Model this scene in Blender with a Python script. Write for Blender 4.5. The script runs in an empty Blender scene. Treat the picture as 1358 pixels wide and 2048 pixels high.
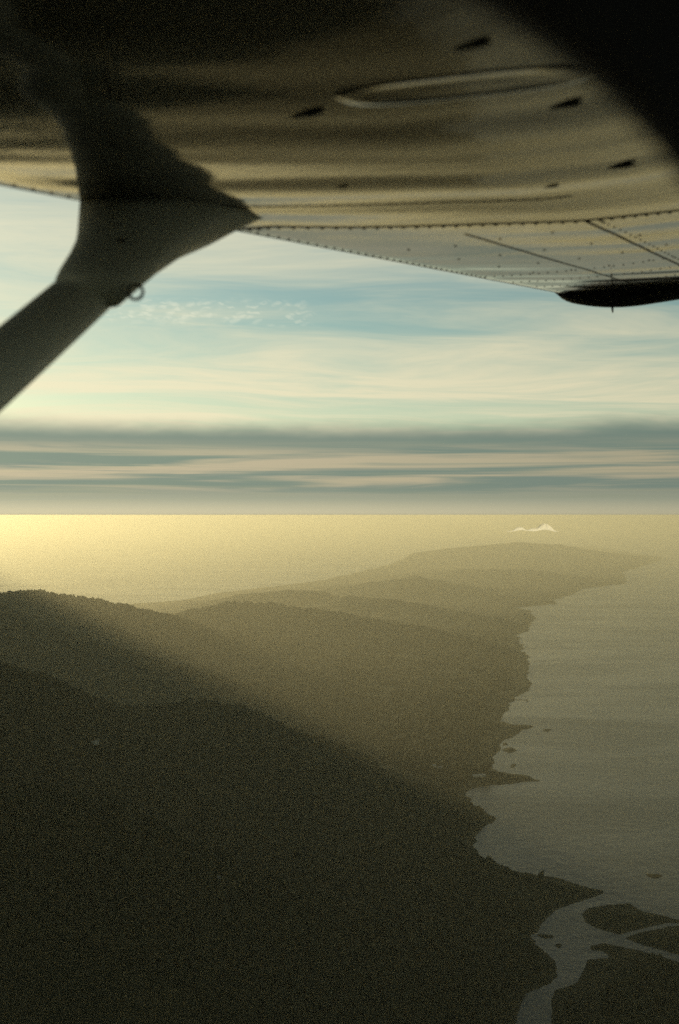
import bpy, math, random
import numpy as np
from mathutils import Vector, Matrix

random.seed(7)
RNG = np.random.default_rng(11)
R = math.radians
scn = bpy.context.scene
col = scn.collection

# ------------------------------------------------------------------ camera
H = 700.0                       # height of the aeroplane above the sea, metres
F = 35.0 / 36.0 * 2048.0        # focal length in photograph pixels
HY = 1030.0                     # photograph row of eye level
cam_d = bpy.data.cameras.new('camera')
cam_d.sensor_fit = 'VERTICAL'
cam_d.sensor_height = 36.0
cam_d.sensor_width = 24.0
cam_d.lens = 35.0
cam_d.shift_y = (HY - 1024.0) / 2048.0
cam_d.clip_start = 0.05
cam_d.clip_end = 1.0e6
cam_d.dof.use_dof = True
cam_d.dof.focus_distance = 900.0
cam_d.dof.aperture_fstop = 3.6
cam = bpy.data.objects.new('camera', cam_d)
cam.location = (0, 0, H)
cam.rotation_euler = (R(90), 0, 0)
col.objects.link(cam)
scn.camera = cam

# ------------------------------------------------------------------ sky and sun
SUN_AZ, SUN_EL = R(-46.0), R(11.0)      # azimuth from the view axis (+Y), clockwise
SUN = Vector((math.sin(SUN_AZ) * math.cos(SUN_EL), math.cos(SUN_AZ) * math.cos(SUN_EL), math.sin(SUN_EL)))
sun_d = bpy.data.lights.new('sun', 'SUN')
sun_d.energy = 5.0
sun_d.angle = R(0.5)
sun_d.color = (1.0, 0.82, 0.46)
sun = bpy.data.objects.new('sun', sun_d)
sun.rotation_euler = SUN.to_track_quat('Z', 'Y').to_euler()
sun.location = (0, 0, H + 400)
col.objects.link(sun)

world = bpy.data.worlds.new('World')
scn.world = world
world.use_nodes = True
world.cycles.sampling_method = 'MANUAL'
world.cycles.sample_map_resolution = 512


class NT:
    """small helper that writes node graphs as expressions"""
    def __init__(self, tree):
        self.t = tree
        self.t.nodes.clear()

    def n(self, kind, **kw):
        nd = self.t.nodes.new(kind)
        for k, v in kw.items():
            setattr(nd, k, v)
        return nd

    def put(self, sock, v):
        if isinstance(v, bpy.types.NodeSocket):
            self.t.links.new(v, sock)
        elif v is not None:
            sock.default_value = v

    def m(self, op, a, b=None, c=None, clamp=False):
        nd = self.n('ShaderNodeMath', operation=op, use_clamp=clamp)
        self.put(nd.inputs[0], a)
        if b is not None:
            self.put(nd.inputs[1], b)
        if c is not None:
            self.put(nd.inputs[2], c)
        return nd.outputs[0]

    def xyz(self, x, y, z):
        nd = self.n('ShaderNodeCombineXYZ')
        for i, v in enumerate((x, y, z)):
            self.put(nd.inputs[i], v)
        return nd.outputs[0]

    def sep(self, v):
        nd = self.n('ShaderNodeSeparateXYZ')
        self.put(nd.inputs[0], v)
        return nd.outputs

    def step(self, v, lo, hi, a=0.0, b=1.0):
        nd = self.n('ShaderNodeMapRange', interpolation_type='SMOOTHSTEP')
        self.put(nd.inputs[0], v)
        for i, q in enumerate((lo, hi, a, b)):
            self.put(nd.inputs[i + 1], q)
        return nd.outputs[0]

    def noise(self, vec, scale, detail=4.0, rough=0.55, dist=0.0, out=0):
        nd = self.n('ShaderNodeTexNoise')
        self.put(nd.inputs['Vector'], vec)
        nd.inputs['Scale'].default_value = scale
        nd.inputs['Detail'].default_value = detail
        nd.inputs['Roughness'].default_value = rough
        nd.inputs['Distortion'].default_value = dist
        return nd.outputs[out]

    def mix(self, f, a, b, mode='MIX'):
        nd = self.n('ShaderNodeMix', data_type='RGBA', blend_type=mode)
        self.put(nd.inputs[0], f)
        self.put(nd.inputs[6], a)
        self.put(nd.inputs[7], b)
        return nd.outputs[2]

    def bump(self, h, strength, dist):
        nd = self.n('ShaderNodeBump')
        nd.inputs['Strength'].default_value = strength
        nd.inputs['Distance'].default_value = dist
        self.put(nd.inputs['Height'], h)
        return nd.outputs[0]


def rgb(r, g, b, k=1.0):
    return (r * k, g * k, b * k, 1.0)


w = NT(world.node_tree)
geo = w.n('ShaderNodeTexCoord').outputs['Generated']
dx, dy, dz = w.sep(geo)
sky = w.n('ShaderNodeTexSky', sky_type='NISHITA')
sky.sun_disc = False
sky.sun_elevation = SUN_EL
sky.sun_rotation = SUN_AZ
sky.altitude = 700.0
sky.air_density = 1.0
sky.dust_density = 1.0
sky.ozone_density = 1.0
az = w.m('ARCTAN2', dx, dy)
el = w.m('ARCSINE', w.m('MINIMUM', w.m('MAXIMUM', dz, -0.999), 0.999))
# how near the sun a direction is: thin cloud glows there
dot = w.n('ShaderNodeVectorMath', operation='DOT_PRODUCT')
w.put(dot.inputs[0], geo)
dot.inputs[1].default_value = SUN
glow = w.m('POWER', w.m('MAXIMUM', w.m('MULTIPLY_ADD', dot.outputs['Value'], 0.5, 0.5), 0.0), 2.2)
# a flat layer of cirrus high above, seen in perspective
inv = w.m('DIVIDE', 1.0, w.m('ADD', w.m('MAXIMUM', dz, 0.0), 0.055))
px_ = w.m('MULTIPLY', dx, inv)
py_ = w.m('MULTIPLY', dy, inv)
warp = w.noise(w.xyz(w.m('MULTIPLY', px_, 0.35), w.m('MULTIPLY', py_, 0.5), 2.7), 1.0, 2.0, 0.5)
q1 = w.xyz(w.m('ADD', w.m('MULTIPLY', px_, 0.24), w.m('MULTIPLY', py_, 0.10)),
           w.m('ADD', w.m('MULTIPLY_ADD', py_, 0.95, w.m('MULTIPLY', px_, 0.10)), w.m('MULTIPLY', warp, 3.2)), 4.4)
ci1 = w.noise(q1, 1.0, 5.0, 0.58, 0.35)
q2 = w.xyz(w.m('ADD', w.m('MULTIPLY', px_, 0.85), w.m('MULTIPLY', py_, 0.45)),
           w.m('ADD', w.m('MULTIPLY_ADD', py_, 2.6, w.m('MULTIPLY', px_, -0.35)), w.m('MULTIPLY', warp, 4.0)), 9.1)
ci2 = w.noise(q2, 1.0, 5.0, 0.64, 0.5)
cov = w.step(w.m('ADD', w.m('MULTIPLY', ci1, 0.60), w.m('MULTIPLY', ci2, 0.40)), 0.35, 0.68)
cov = w.m('MINIMUM', w.m('ADD', cov, w.step(el, 0.19, 0.10, 0.0, 0.35)), 1.0)
skycol = w.mix(1.0, sky.outputs[0], rgb(0.90, 1.0, 0.78), 'MULTIPLY')
cloudcol = w.mix(glow, rgb(0.46, 0.42, 0.29, 10), rgb(0.92, 0.83, 0.56, 10))
slant = w.m('SUBTRACT', 1.0, w.m('EXPONENT', w.m('DIVIDE', -0.30, w.m('MAXIMUM', dz, 0.02))))     # thin sheet: denser seen edge-on
c = w.mix(w.m('MULTIPLY', w.m('MULTIPLY', cov, slant), 0.95), skycol, cloudcol)
# a patch of small altocumulus cloudlets
vor = w.n('ShaderNodeTexVoronoi', feature='SMOOTH_F1')
wob = w.noise(w.xyz(w.m('MULTIPLY', az, 60.0), w.m('MULTIPLY', el, 120.0), 0.0), 1.0, 3.0, 0.6)
w.put(vor.inputs['Vector'], w.xyz(w.m('MULTIPLY_ADD', az, 105.0, w.m('MULTIPLY', wob, 2.0)), w.m('MULTIPLY_ADD', el, 235.0, w.m('MULTIPLY', wob, 3.0)), 0.0))
vor.inputs['Scale'].default_value = 1.0
vor.inputs['Smoothness'].default_value = 0.35
puffs = w.step(vor.outputs['Distance'], 0.62, 0.12)
pm = w.m('MULTIPLY', w.step(w.m('ABSOLUTE', w.m('SUBTRACT', az, -0.14)), 0.13, 0.085),
         w.step(w.m('ABSOLUTE', w.m('SUBTRACT', w.m('MULTIPLY_ADD', wob, 0.010, el), 0.2045)), 0.0155, 0.006))
c = w.mix(w.m('MULTIPLY', w.m('MULTIPLY', puffs, pm), 0.24), c, w.mix(glow, rgb(0.45, 0.43, 0.33, 10), rgb(1.05, 1.0, 0.76, 10)))
# a far bank of grey stratus low over the horizon, with lit streaks in it
edge = w.m('MULTIPLY', w.m('SUBTRACT', w.noise(w.xyz(w.m('MULTIPLY', az, 5.0), w.m('MULTIPLY', el, 14.0), 1.0), 1.0, 4.0, 0.66), 0.5), 0.020)
bank = w.step(w.m('ADD', el, edge), 0.101, 0.076)
strk = w.noise(w.xyz(w.m('MULTIPLY', az, 2.6), w.m('MULTIPLY', el, 85.0), 5.0), 1.0, 4.0, 0.62, 0.5)
strk2 = w.m('MULTIPLY', w.step(strk, 0.38, 0.62), w.step(w.m('ABSOLUTE', w.m('SUBTRACT', el, 0.046)), 0.032, 0.010))
bankcol = w.mix(glow, rgb(0.05, 0.10, 0.10, 10), rgb(0.20, 0.265, 0.215, 10))
litcol = w.mix(glow, rgb(0.20, 0.16, 0.10, 10), rgb(0.92, 0.70, 0.42, 10))
bcol = w.mix(w.m('MULTIPLY', strk2, 0.52), bankcol, litcol)
c = w.mix(w.m('MULTIPLY', bank, 0.92), c, bcol)
c = w.mix(w.step(el, 0.030, -0.006, 0.0, 0.72), c, w.mix(glow, rgb(0.20, 0.18, 0.12, 10), rgb(1.05, 0.90, 0.56, 10)))   # haze top seen edge-on
c = w.mix(w.step(el, -0.015, -0.002), rgb(0.02, 0.02, 0.015, 10), c)        # nothing but the sea lies below the horizon
bg = w.n('ShaderNodeBackground')
w.put(bg.inputs['Color'], c)
bg.inputs['Strength'].default_value = 0.10
w.t.links.new(bg.outputs[0], w.n('ShaderNodeOutputWorld').inputs['Surface'])

scn.view_settings.view_transform = 'Standard'
scn.view_settings.look = 'None'
scn.view_settings.exposure = 0.12
scn.view_settings.gamma = 1.0
scn.view_settings.use_curve_mapping = False
scn.cycles.volume_bounces = 2
scn.cycles.max_bounces = 4
scn.cycles.sample_clamp_direct = 2.5
scn.cycles.sample_clamp_indirect = 0.6
scn.cycles.use_denoising = False         # the photograph is grainy film


# ------------------------------------------------------------------ helpers
def px(x, y, d):
    """photograph pixel at depth d (metres along the view axis) -> world point"""
    return Vector(((x - 679.0) * d / F, d, H + (HY - y) * d / F))


def sea_xy(x, y):
    """photograph pixel -> point on the sea surface"""
    d = H * F / (y - HY)
    return ((x - 679.0) * d / F, d)


def material(name, base, rough=0.6, spec=0.5, metal=0.0, build=None):
    m = bpy.data.materials.new(name)
    m.use_nodes = True
    g = NT(m.node_tree)
    b = g.n('ShaderNodeBsdfPrincipled')
    b.inputs['Base Color'].default_value = (*base, 1.0)
    b.inputs['Roughness'].default_value = rough
    b.inputs['Specular IOR Level'].default_value = spec
    b.inputs['Metallic'].default_value = metal
    o = g.n('ShaderNodeOutputMaterial')
    g.t.links.new(b.outputs[0], o.inputs['Surface'])
    if build:
        build(g, b, g.n('ShaderNodeTexCoord').outputs['Object'])
    return m


def mesh_obj(name, verts, faces, mat, parent=None, smooth=False):
    me = bpy.data.meshes.new(name)
    me.from_pydata([tuple(v) for v in verts], [], [tuple(f) for f in faces])
    me.update()
    if smooth:
        me.polygons.foreach_set('use_smooth', [True] * len(me.polygons))
    me.materials.append(mat)
    o = bpy.data.objects.new(name, me)
    col.objects.link(o)
    if parent is not None:
        o.parent = parent
    return o


def big_mesh(name, verts, faces, mat, smooth=True):
    """numpy verts (n,3) and faces (m,k) -> object, quickly"""
    me = bpy.data.meshes.new(name)
    k = faces.shape[1]
    me.vertices.add(len(verts))
    me.vertices.foreach_set('co', verts.astype(np.float32).ravel())
    me.loops.add(faces.size)
    me.loops.foreach_set('vertex_index', faces.astype(np.int32).ravel())
    me.polygons.add(len(faces))
    me.polygons.foreach_set('loop_start', np.arange(0, faces.size, k, dtype=np.int32))
    me.polygons.foreach_set('loop_total', np.full(len(faces), k, dtype=np.int32))
    me.update(calc_edges=True)
    me.polygons.foreach_set('use_smooth', np.full(len(faces), smooth))
    me.materials.append(mat)
    o = bpy.data.objects.new(name, me)
    col.objects.link(o)
    return o


def tag(o, label=None, category=None, group=None, kind=None):
    for k, v in (('label', label), ('category', category), ('group', group), ('kind', kind)):
        if v:
            o[k] = v
    return o


def empty(name, loc):
    e = bpy.data.objects.new(name, None)
    e.location = loc
    col.objects.link(e)
    return e


# ------------------------------------------------------------------ numpy noise
def vnoise(x, y, seed):
    xi, yi = np.floor(x), np.floor(y)
    fx, fy = x - xi, y - yi
    fx = fx * fx * (3 - 2 * fx)
    fy = fy * fy * (3 - 2 * fy)
    xi = xi.astype(np.int64)
    yi = yi.astype(np.int64)

    def h(a, b):
        n = (a * 374761393 + b * 668265263 + seed * 974634541) & 0xFFFFFFFF
        n = ((n ^ (n >> 13)) * 1274126177) & 0xFFFFFFFF
        n = (n ^ (n >> 16)) & 0xFFFF
        return n / 32767.5 - 1.0
    a, b_, c_, d_ = h(xi, yi), h(xi + 1, yi), h(xi, yi + 1), h(xi + 1, yi + 1)
    return (a * (1 - fx) + b_ * fx) * (1 - fy) + (c_ * (1 - fx) + d_ * fx) * fy


def fbm(x, y, seed, octaves=4, gain=0.5):
    s, a = 0.0, 1.0
    for i in range(octaves):
        s = s + a * vnoise(x, y, seed + i * 17)
        x, y, a = x * 2.03 + 3.1, y * 2.03 - 1.7, a * gain
    return s


# ------------------------------------------------------------------ the land
COAST = [(950, 2300), (985, 2150), (1023, 2048), (1038, 2030), (1048, 2005), (1050, 1987), (1093, 1970), (1110, 1950),
         (1110, 1925), (1093, 1905), (1070, 1890), (1078, 1882), (1065, 1872), (1078, 1862), (1080, 1850), (1088, 1840),
         (1113, 1820), (1148, 1805), (1188, 1792), (1213, 1783), (1163, 1772), (1118, 1757), (1078, 1750), (1023, 1742),
         (978, 1722), (953, 1702), (948, 1690), (955, 1670), (973, 1650), (995, 1636), (973, 1624), (950, 1615),
         (933, 1610), (940, 1600), (930, 1587), (938, 1580), (958, 1573), (998, 1570), (1040, 1565), (1083, 1562), (1058, 1552),
         (1028, 1548), (998, 1542), (990, 1532), (993, 1510), (1003, 1490), (1018, 1475), (1035, 1464), (1073, 1452),
         (1028, 1450), (1003, 1442), (1003, 1430), (1013, 1415), (1023, 1405), (1038, 1390), (1058, 1382), (1060, 1360),
         (1053, 1348), (1060, 1330), (1045, 1300), (1040, 1285), (1035, 1270), (1058, 1262), (1067, 1235), (1060, 1222),
         (1030, 1215), (1110, 1208), (1112, 1198), (1155, 1186), (1160, 1178), (1250, 1167), (1252, 1152), (1240, 1146),
         (1305, 1126), (1330, 1116), (1180, 1092), (980, 1095), (880, 1102), (800, 1120), (770, 1134), (650, 1160), (560, 1172), (440, 1186), (340, 1206), (200, 1212),
         (-200, 1205), (-700, 1225)]
main_land = [sea_xy(*p) for p in COAST] + [(-9000, 5200), (-20000, 3000), (-30000, -12000), (-4000, -16000), (400, -9000), (300, -2500), (520, -200)]
spit_a = [sea_xy(*p) for p in [(1165, 1827), (1178, 1817), (1218, 1811), (1258, 1808), (1290, 1826), (1325, 1831), (1358, 1841), (1420, 1846),
                               (1335, 1845), (1270, 1859), (1240, 1868), (1193, 1856), (1170, 1842)]]
spit_b = [sea_xy(*p) for p in [(1252, 1876), (1280, 1867), (1338, 1853), (1420, 1853), (1500, 1900), (1500, 1945), (1357, 1908), (1293, 1891)]]
south = [sea_xy(*p) for p in [(1103, 2048), (1108, 1995), (1118, 1982), (1153, 1967), (1170, 1935), (1178, 1920), (1218, 1917), (1220, 1910),
                              (1208, 1903), (1180, 1900), (1183, 1893), (1208, 1887), (1238, 1893), (1303, 1909), (1357, 1925), (1500, 1970), (1800, 2010)]] + \
    [(1500, 900), (1500, -800), (700, -900), (640, 300)]
islets = [[(1110, 1893), (1113, 1888), (1120, 1888), (1124, 1892), (1119, 1896)],
          [(1068, 1869), (1080, 1867), (1106, 1872), (1108, 1877), (1088, 1877)],
          [(1008, 1498), (1020, 1495), (1030, 1502), (1016, 1507)], [(1000, 1487), (1014, 1484), (1018, 1490), (1004, 1493)],
          [(1020, 1530), (1030, 1529), (1031, 1535), (1021, 1536)], [(1088, 1459), (1102, 1458), (1104, 1461), (1090, 1462)],
          [(1302, 1751), (1315, 1749), (1322, 1752), (1310, 1754)]]
POLYS = [np.array(p) for p in [main_land, spit_a, spit_b, south] + [[sea_xy(*q) for q in i] for i in islets]]


def poly_sd(x, y, poly):
    """signed distance, positive inside"""
    best = np.full(x.shape, 1e12)
    inside = np.zeros(x.shape, bool)
    n = len(poly)
    for i in range(n):
        ax, ay = poly[i]
        bx, by = poly[(i + 1) % n]
        ex, ey = bx - ax, by - ay
        t = np.clip(((x - ax) * ex + (y - ay) * ey) / (ex * ex + ey * ey), 0, 1)
        best = np.minimum(best, (x - ax - t * ex) ** 2 + (y - ay - t * ey) ** 2)
        if ay != by:
            c_ = (ay > y) != (by > y)
            inside ^= c_ & (x < ex * (y - ay) / (by - ay) + ax)
    return np.sqrt(best) * np.where(inside, 1.0, -1.0)


def land_sd(x, y):
    s = poly_sd(x, y, POLYS[0])
    for p in POLYS[1:]:
        c0 = p.mean(0)
        rad = np.abs(p - c0).max() * 2 + 600
        m = (np.abs(x - c0[0]) < rad) & (np.abs(y - c0[1]) < rad)
        if m.any():
            s[m] = np.maximum(s[m], poly_sd(x[m], y[m], p))
    d = np.sqrt(x * x + y * y)
    amp = np.clip(d / 3000.0, 0.35, 4.0) * np.where((x > 330) & (y < 1900), 0.35, 1.0)
    return s + fbm(x / 55.0, y / 55.0, 5, 4, 0.62) * 9.5 * amp


# crest lines: (photo x, photo y, depth, half width)
RIDGES = [
    # the wooded hill that stands against the bright haze
    [(-420, 1215, 4000, 520), (-200, 1190, 4100, 500), (0, 1189, 4200, 480), (80, 1187, 4250, 460), (200, 1204, 4300, 420), (250, 1214, 4350, 400),
     (320, 1231, 4450, 380), (440, 1266, 4700, 360), (560, 1297, 5000, 300)],
    # its nearer shoulder
    [(-300, 1190, 3250, 330), (-80, 1195, 3250, 330), (0, 1216, 3300, 300), (40, 1238, 3300, 290), (200, 1291, 3300, 270), (350, 1332, 3350, 240), (500, 1372, 3430, 220), (640, 1405, 3500, 160)],
    # the dark spur that runs down to the bay
    [(-350, 1230, 1700, 300), (-100, 1290, 1750, 300), (0, 1332, 1800, 290), (100, 1370, 1900, 270), (240, 1424, 2050, 240), (330, 1420, 2120, 240), (400, 1412, 2200, 240),
     (480, 1421, 2250, 230), (560, 1456, 2300, 210), (700, 1502, 2350, 180), (860, 1558, 2420, 120), (920, 1585, 2460, 80)],
    # the nearest slope, low in the picture
    [(-300, 1480, 1150, 260), (0, 1560, 1250, 260), (250, 1622, 1320, 240), (520, 1752, 1420, 200)],
    # rows of hills beyond, each paler
    [(250, 1262, 4900, 300), (380, 1224, 5200, 330), (460, 1207, 5400, 330), (540, 1209, 5450, 330), (620, 1220, 5450, 310), (730, 1238, 5400, 280), (850, 1258, 5250, 220), (960, 1290, 5000, 160)],
    [(400, 1206, 6800, 420), (480, 1189, 7000, 420), (570, 1180, 7100, 420), (640, 1182, 7100, 400)],
    [(660, 1200, 6700, 330), (700, 1191, 6700, 350), (790, 1199, 6600, 340), (870, 1214, 6400, 290), (980, 1232, 6150, 200)],
    [(650, 1178, 8500, 500), (750, 1163, 8600, 520), (830, 1153, 8700, 520), (920, 1168, 8500, 450), (1000, 1188, 8000, 320)],
    [(940, 1138, 10600, 600), (1060, 1140, 10500, 600), (1150, 1156, 10000, 450)],
    [(760, 1117, 13500, 900), (900, 1096, 14500, 950), (1040, 1084, 15000, 950), (1110, 1088, 15000, 900), (1200, 1103, 14500, 700), (1290, 1122, 13800, 400)],
]


def ridge_h(x, y, ridge):
    pts = [(px(a, b, d), wd) for a, b, d, wd in ridge]
    best = np.full(x.shape, -1e9)
    for (p, w0), (q, w1) in zip(pts[:-1], pts[1:]):
        ex, ey = q.x - p.x, q.y - p.y
        t = np.clip(((x - p.x) * ex + (y - p.y) * ey) / (ex * ex + ey * ey), 0, 1)
        d = np.sqrt((x - p.x - t * ex) ** 2 + (y - p.y - t * ey) ** 2)
        wd = w0 + t * (w1 - w0)
        z = p.z + t * (q.z - p.z)
        d = d * (1.0 + 0.35 * vnoise(x / (wd * 0.9), y / (wd * 0.9), 41))
        r0 = wd * 0.12
        best = np.maximum(best, z * np.exp(-(np.sqrt(d * d + r0 * r0) - r0) / wd))
    return best


def land_height(x, y):
    x = np.asarray(x, float)
    y = np.asarray(y, float)
    sd = land_sd(x, y)
    d = np.sqrt(x * x + y * y)
    inland = np.clip(sd / 900.0, 0, 1)
    h = 5 + 30 * np.clip(sd / 1200.0, 0, 1) + inland * 26 * fbm(x / 520.0, y / 520.0, 23, 4)
    for r in RIDGES:
        rh = ridge_h(x, y, r)
        k = 14.0
        hh = np.clip(0.5 + 0.5 * (rh - h) / k, 0, 1)
        h = h * (1 - hh) + rh * hh + k * hh * (1 - hh) * 0.5
    h = h + np.clip(h / 60.0, 0, 1) * 5.0 * fbm(x / 90.0, y / 90.0, 61, 3)
    shore = np.where(sd > 0, 0.3 + sd * 0.20 * (1 + np.maximum(sd, 0) / 220.0), sd * 0.08)
    low = np.clip(d / 9000.0, 0, 1) * 0
    out = np.where(sd > 0, np.minimum(np.maximum(h, 1.0), shore + low), np.maximum(shore, -7.0))
    return out, sd


azs = np.radians(np.concatenate([np.arange(-180, -30, 2.5), np.arange(-30, -22, 0.25), np.arange(-22, 22, 0.055),
                                 np.arange(22, 30, 0.25), np.arange(30, 180, 2.5)]))
rs = np.concatenate([np.linspace(30, 1000, 26)[:-1], np.geomspace(1000, 9000, 470), np.geomspace(9000, 26000, 100)[1:], np.geomspace(26000, 60000, 12)[1:]])
A, RR = np.meshgrid(azs, rs, indexing='ij')
X, Y = RR * np.sin(A), RR * np.cos(A)
Z, SDF = land_height(X.ravel(), Y.ravel())
V = np.stack([X.ravel(), Y.ravel(), Z], 1)
na, nr = A.shape
i, j = np.meshgrid(np.arange(na), np.arange(nr - 1), indexing='ij')
i2 = (i + 1) % na
Q = np.stack([i * nr + j, i2 * nr + j, i2 * nr + j + 1, i * nr + j + 1], -1).reshape(-1, 4)
# keep only faces near or above the waterline
Q = Q[(Z[Q].max(1) > -6.5)]
used = np.unique(Q)
remap = np.full(len(V), -1)
remap[used] = np.arange(len(used))


def land_nodes(g, b, oc):
    n1 = g.noise(oc, 0.004, 6, 0.6)
    n2 = g.noise(oc, 0.045, 5, 0.65)
    vorn = g.n('ShaderNodeTexVoronoi', feature='F1')
    g.put(vorn.inputs['Vector'], oc)
    vorn.inputs['Scale'].default_value = 0.0065
    field = g.step(g.sep(vorn.outputs['Color'])[0], 0.80, 0.88)
    z = g.sep(oc)[2]
    field = g.m('MULTIPLY', g.m('MULTIPLY', field, g.step(z, 70, 25)), g.step(g.sep(oc)[1], 2250, 2700))
    c0 = g.mix(g.step(n1, 0.35, 0.65), rgb(0.018, 0.021, 0.011), rgb(0.034, 0.033, 0.016))
    c0 = g.mix(g.m('MULTIPLY', g.step(n2, 0.4, 0.75), 0.6), c0, rgb(0.020, 0.023, 0.012))
    c0 = g.mix(g.m('MULTIPLY', field, 0.45), c0, rgb(0.085, 0.072, 0.038))
    c0 = g.mix(g.m('MULTIPLY', g.step(z, 2.0, 0.7), 0.5), c0, rgb(0.05, 0.046, 0.034))
    g.put(b.inputs['Base Color'], c0)
    g.put(b.inputs['Normal'], g.bump(n2, 0.6, 12.0))


land_mat = material('forested_land', (0.03, 0.03, 0.015), 0.95, 0.1, build=land_nodes)
land = big_mesh('land', V[used], remap[Q], land_mat)
tag(land, 'dark wooded coastal land with ridges running down to bays', 'land', kind='structure')


# ------------------------------------------------------------------ the sea
def sea_nodes(g, b, oc):
    x, y, z = g.sep(oc)
    streak = g.noise(g.xyz(g.m('MULTIPLY', x, 0.0011), g.m('MULTIPLY', y, 0.0035), 0.0), 1.0, 6, 0.62, 0.8)
    wave = g.noise(oc, 0.035, 6, 0.62)
    g.put(b.inputs['Roughness'], g.step(streak, 0.3, 0.7, 0.24, 0.36))
    g.put(b.inputs['Normal'], g.bump(wave, 0.6, 3.0))
    g.put(b.inputs['Base Color'], g.mix(streak, rgb(0.008, 0.014, 0.012), rgb(0.014, 0.020, 0.016)))


sea_mat = material('sea_water', (0.02, 0.03, 0.028), 0.2, 0.5, build=sea_nodes)
sea_mat.node_tree.nodes['Principled BSDF'].inputs['IOR'].default_value = 1.333
ring = [0.0, 1500, 4000, 9000, 20000, 45000, 90000, 180000, 270000]
nseg = 96
sv = [(0, 0, 0)]
sf = []
for k, r_ in enumerate(ring[1:]):
    for s_ in range(nseg):
        a_ = 2 * math.pi * s_ / nseg
        sv.append((r_ * math.cos(a_), r_ * math.sin(a_), 0))
for s_ in range(nseg):
    sf.append((0, 1 + s_, 1 + (s_ + 1) % nseg))
for k in range(len(ring) - 2):
    o0, o1 = 1 + k * nseg, 1 + (k + 1) * nseg
    for s_ in range(nseg):
        t_ = (s_ + 1) % nseg
        sf.append((o0 + s_, o1 + s_, o1 + t_, o0 + t_))
sea = mesh_obj('sea', sv, sf, sea_mat)
tag(sea, 'calm hazy sea lying beside the indented coast', 'sea', kind='structure')

# ------------------------------------------------------------------ the air
hz = bpy.data.materials.new('haze_air')
hz.use_nodes = True
g = NT(hz.node_tree)
pv = g.n('ShaderNodeVolumePrincipled')
pv.inputs['Color'].default_value = (0.97, 0.92, 0.70, 1.0)
pv.inputs['Density'].default_value = 1.05e-4
pv.inputs['Anisotropy'].default_value = 0.53
g.t.links.new(pv.outputs[0], g.n('ShaderNodeOutputMaterial').inputs['Volume'])
E, ZB, ZT = 280000.0, -8.5, H + 2.6
hv = [(sx * E, sy * E, z_) for z_ in (ZB, ZT) for sx, sy in ((-1, -1), (1, -1), (1, 1), (-1, 1))]
hf = [(3, 2, 1, 0), (4, 5, 6, 7), (0, 1, 5, 4), (1, 2, 6, 5), (2, 3, 7, 6), (3, 0, 4, 7)]
haze = mesh_obj('haze', hv, hf, hz)
tag(haze, 'golden haze filling the air over land and sea', 'haze', kind='stuff')

# ------------------------------------------------------------------ the woods
phi = (1 + 5 ** 0.5) / 2
iv = np.array([(-1, phi, 0), (1, phi, 0), (-1, -phi, 0), (1, -phi, 0), (0, -1, phi), (0, 1, phi), (0, -1, -phi), (0, 1, -phi),
               (phi, 0, -1), (phi, 0, 1), (-phi, 0, -1), (-phi, 0, 1)]) / math.sqrt(1 + phi * phi)
ifc = np.array([(0, 11, 5), (0, 5, 1), (0, 1, 7), (0, 7, 10), (0, 10, 11), (1, 5, 9), (5, 11, 4), (11, 10, 2), (10, 7, 6), (7, 1, 8),
                (3, 9, 4), (3, 4, 2), (3, 2, 6), (3, 6, 8), (3, 8, 9), (4, 9, 5), (2, 4, 11), (6, 2, 10), (8, 6, 7), (9, 8, 1)])


def foliage_nodes(g, b, oc):
    n1 = g.noise(oc, 0.03, 4, 0.6)
    n2 = g.noise(oc, 0.5, 3, 0.6)
    c0 = g.mix(n1, rgb(0.018, 0.021, 0.010), rgb(0.036, 0.036, 0.017))
    g.put(b.inputs['Base Color'], g.mix(g.m('MULTIPLY', n2, 0.5), c0, rgb(0.016, 0.020, 0.010)))


leaf_mat = material('tree_foliage', (0.03, 0.035, 0.015), 0.9, 0.15, build=foliage_nodes)
bark_mat = material('tree_bark', (0.06, 0.05, 0.035), 0.9, 0.2,
                    build=lambda g, b, oc: g.put(b.inputs['Base Color'], g.mix(g.noise(oc, 6.0, 4), rgb(0.03, 0.024, 0.016), rgb(0.08, 0.065, 0.045))))


def crest_points(n, ridge, jitter, lo=0, hi=None):
    pts = [px(a, b, d) for a, b, d, _ in ridge][lo:hi]
    seg = RNG.integers(0, len(pts) - 1, n)
    t = RNG.random(n)
    P = np.array([(p.x, p.y) for p in pts])
    xy = P[seg] * (1 - t)[:, None] + P[seg + 1] * t[:, None]
    return xy + RNG.normal(0, 1, (n, 2)) * jitter


cloud_xy = []
for rdg, n, jit in ((RIDGES[0], 5200, 110), (RIDGES[1], 3000, 90), (RIDGES[2], 5200, 90), (RIDGES[4], 1500, 90)):
    cloud_xy.append(crest_points(n, rdg, jit))
n = 36000
aa = np.radians(RNG.uniform(-20, 20, n))
dd = 1150 + 4800 * RNG.random(n) ** 1.3
cloud_xy.append(np.stack([dd * np.sin(aa), dd * np.cos(aa)], 1))
T = np.concatenate(cloud_xy)
TZ, TS = land_height(T[:, 0], T[:, 1])
dens = fbm(T[:, 0] / 160, T[:, 1] / 160, 77, 3)
ok = (TS > np.where(T[:, 0] > 330, 70, 26)) & (TZ > 3) & ((dens > -0.75) | (TZ > 90))
T, TZ = T[ok], TZ[ok]
nt = len(T)
rad = RNG.uniform(4.0, 8.0, nt)
hgt = rad * RNG.uniform(0.9, 1.5, nt)
rot = RNG.uniform(0, 6.28, nt)
base = iv[None] * (1 + 0.28 * RNG.standard_normal((nt, 12, 1)))
bx = base[..., 0] * np.cos(rot)[:, None] - base[..., 1] * np.sin(rot)[:, None]
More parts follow.
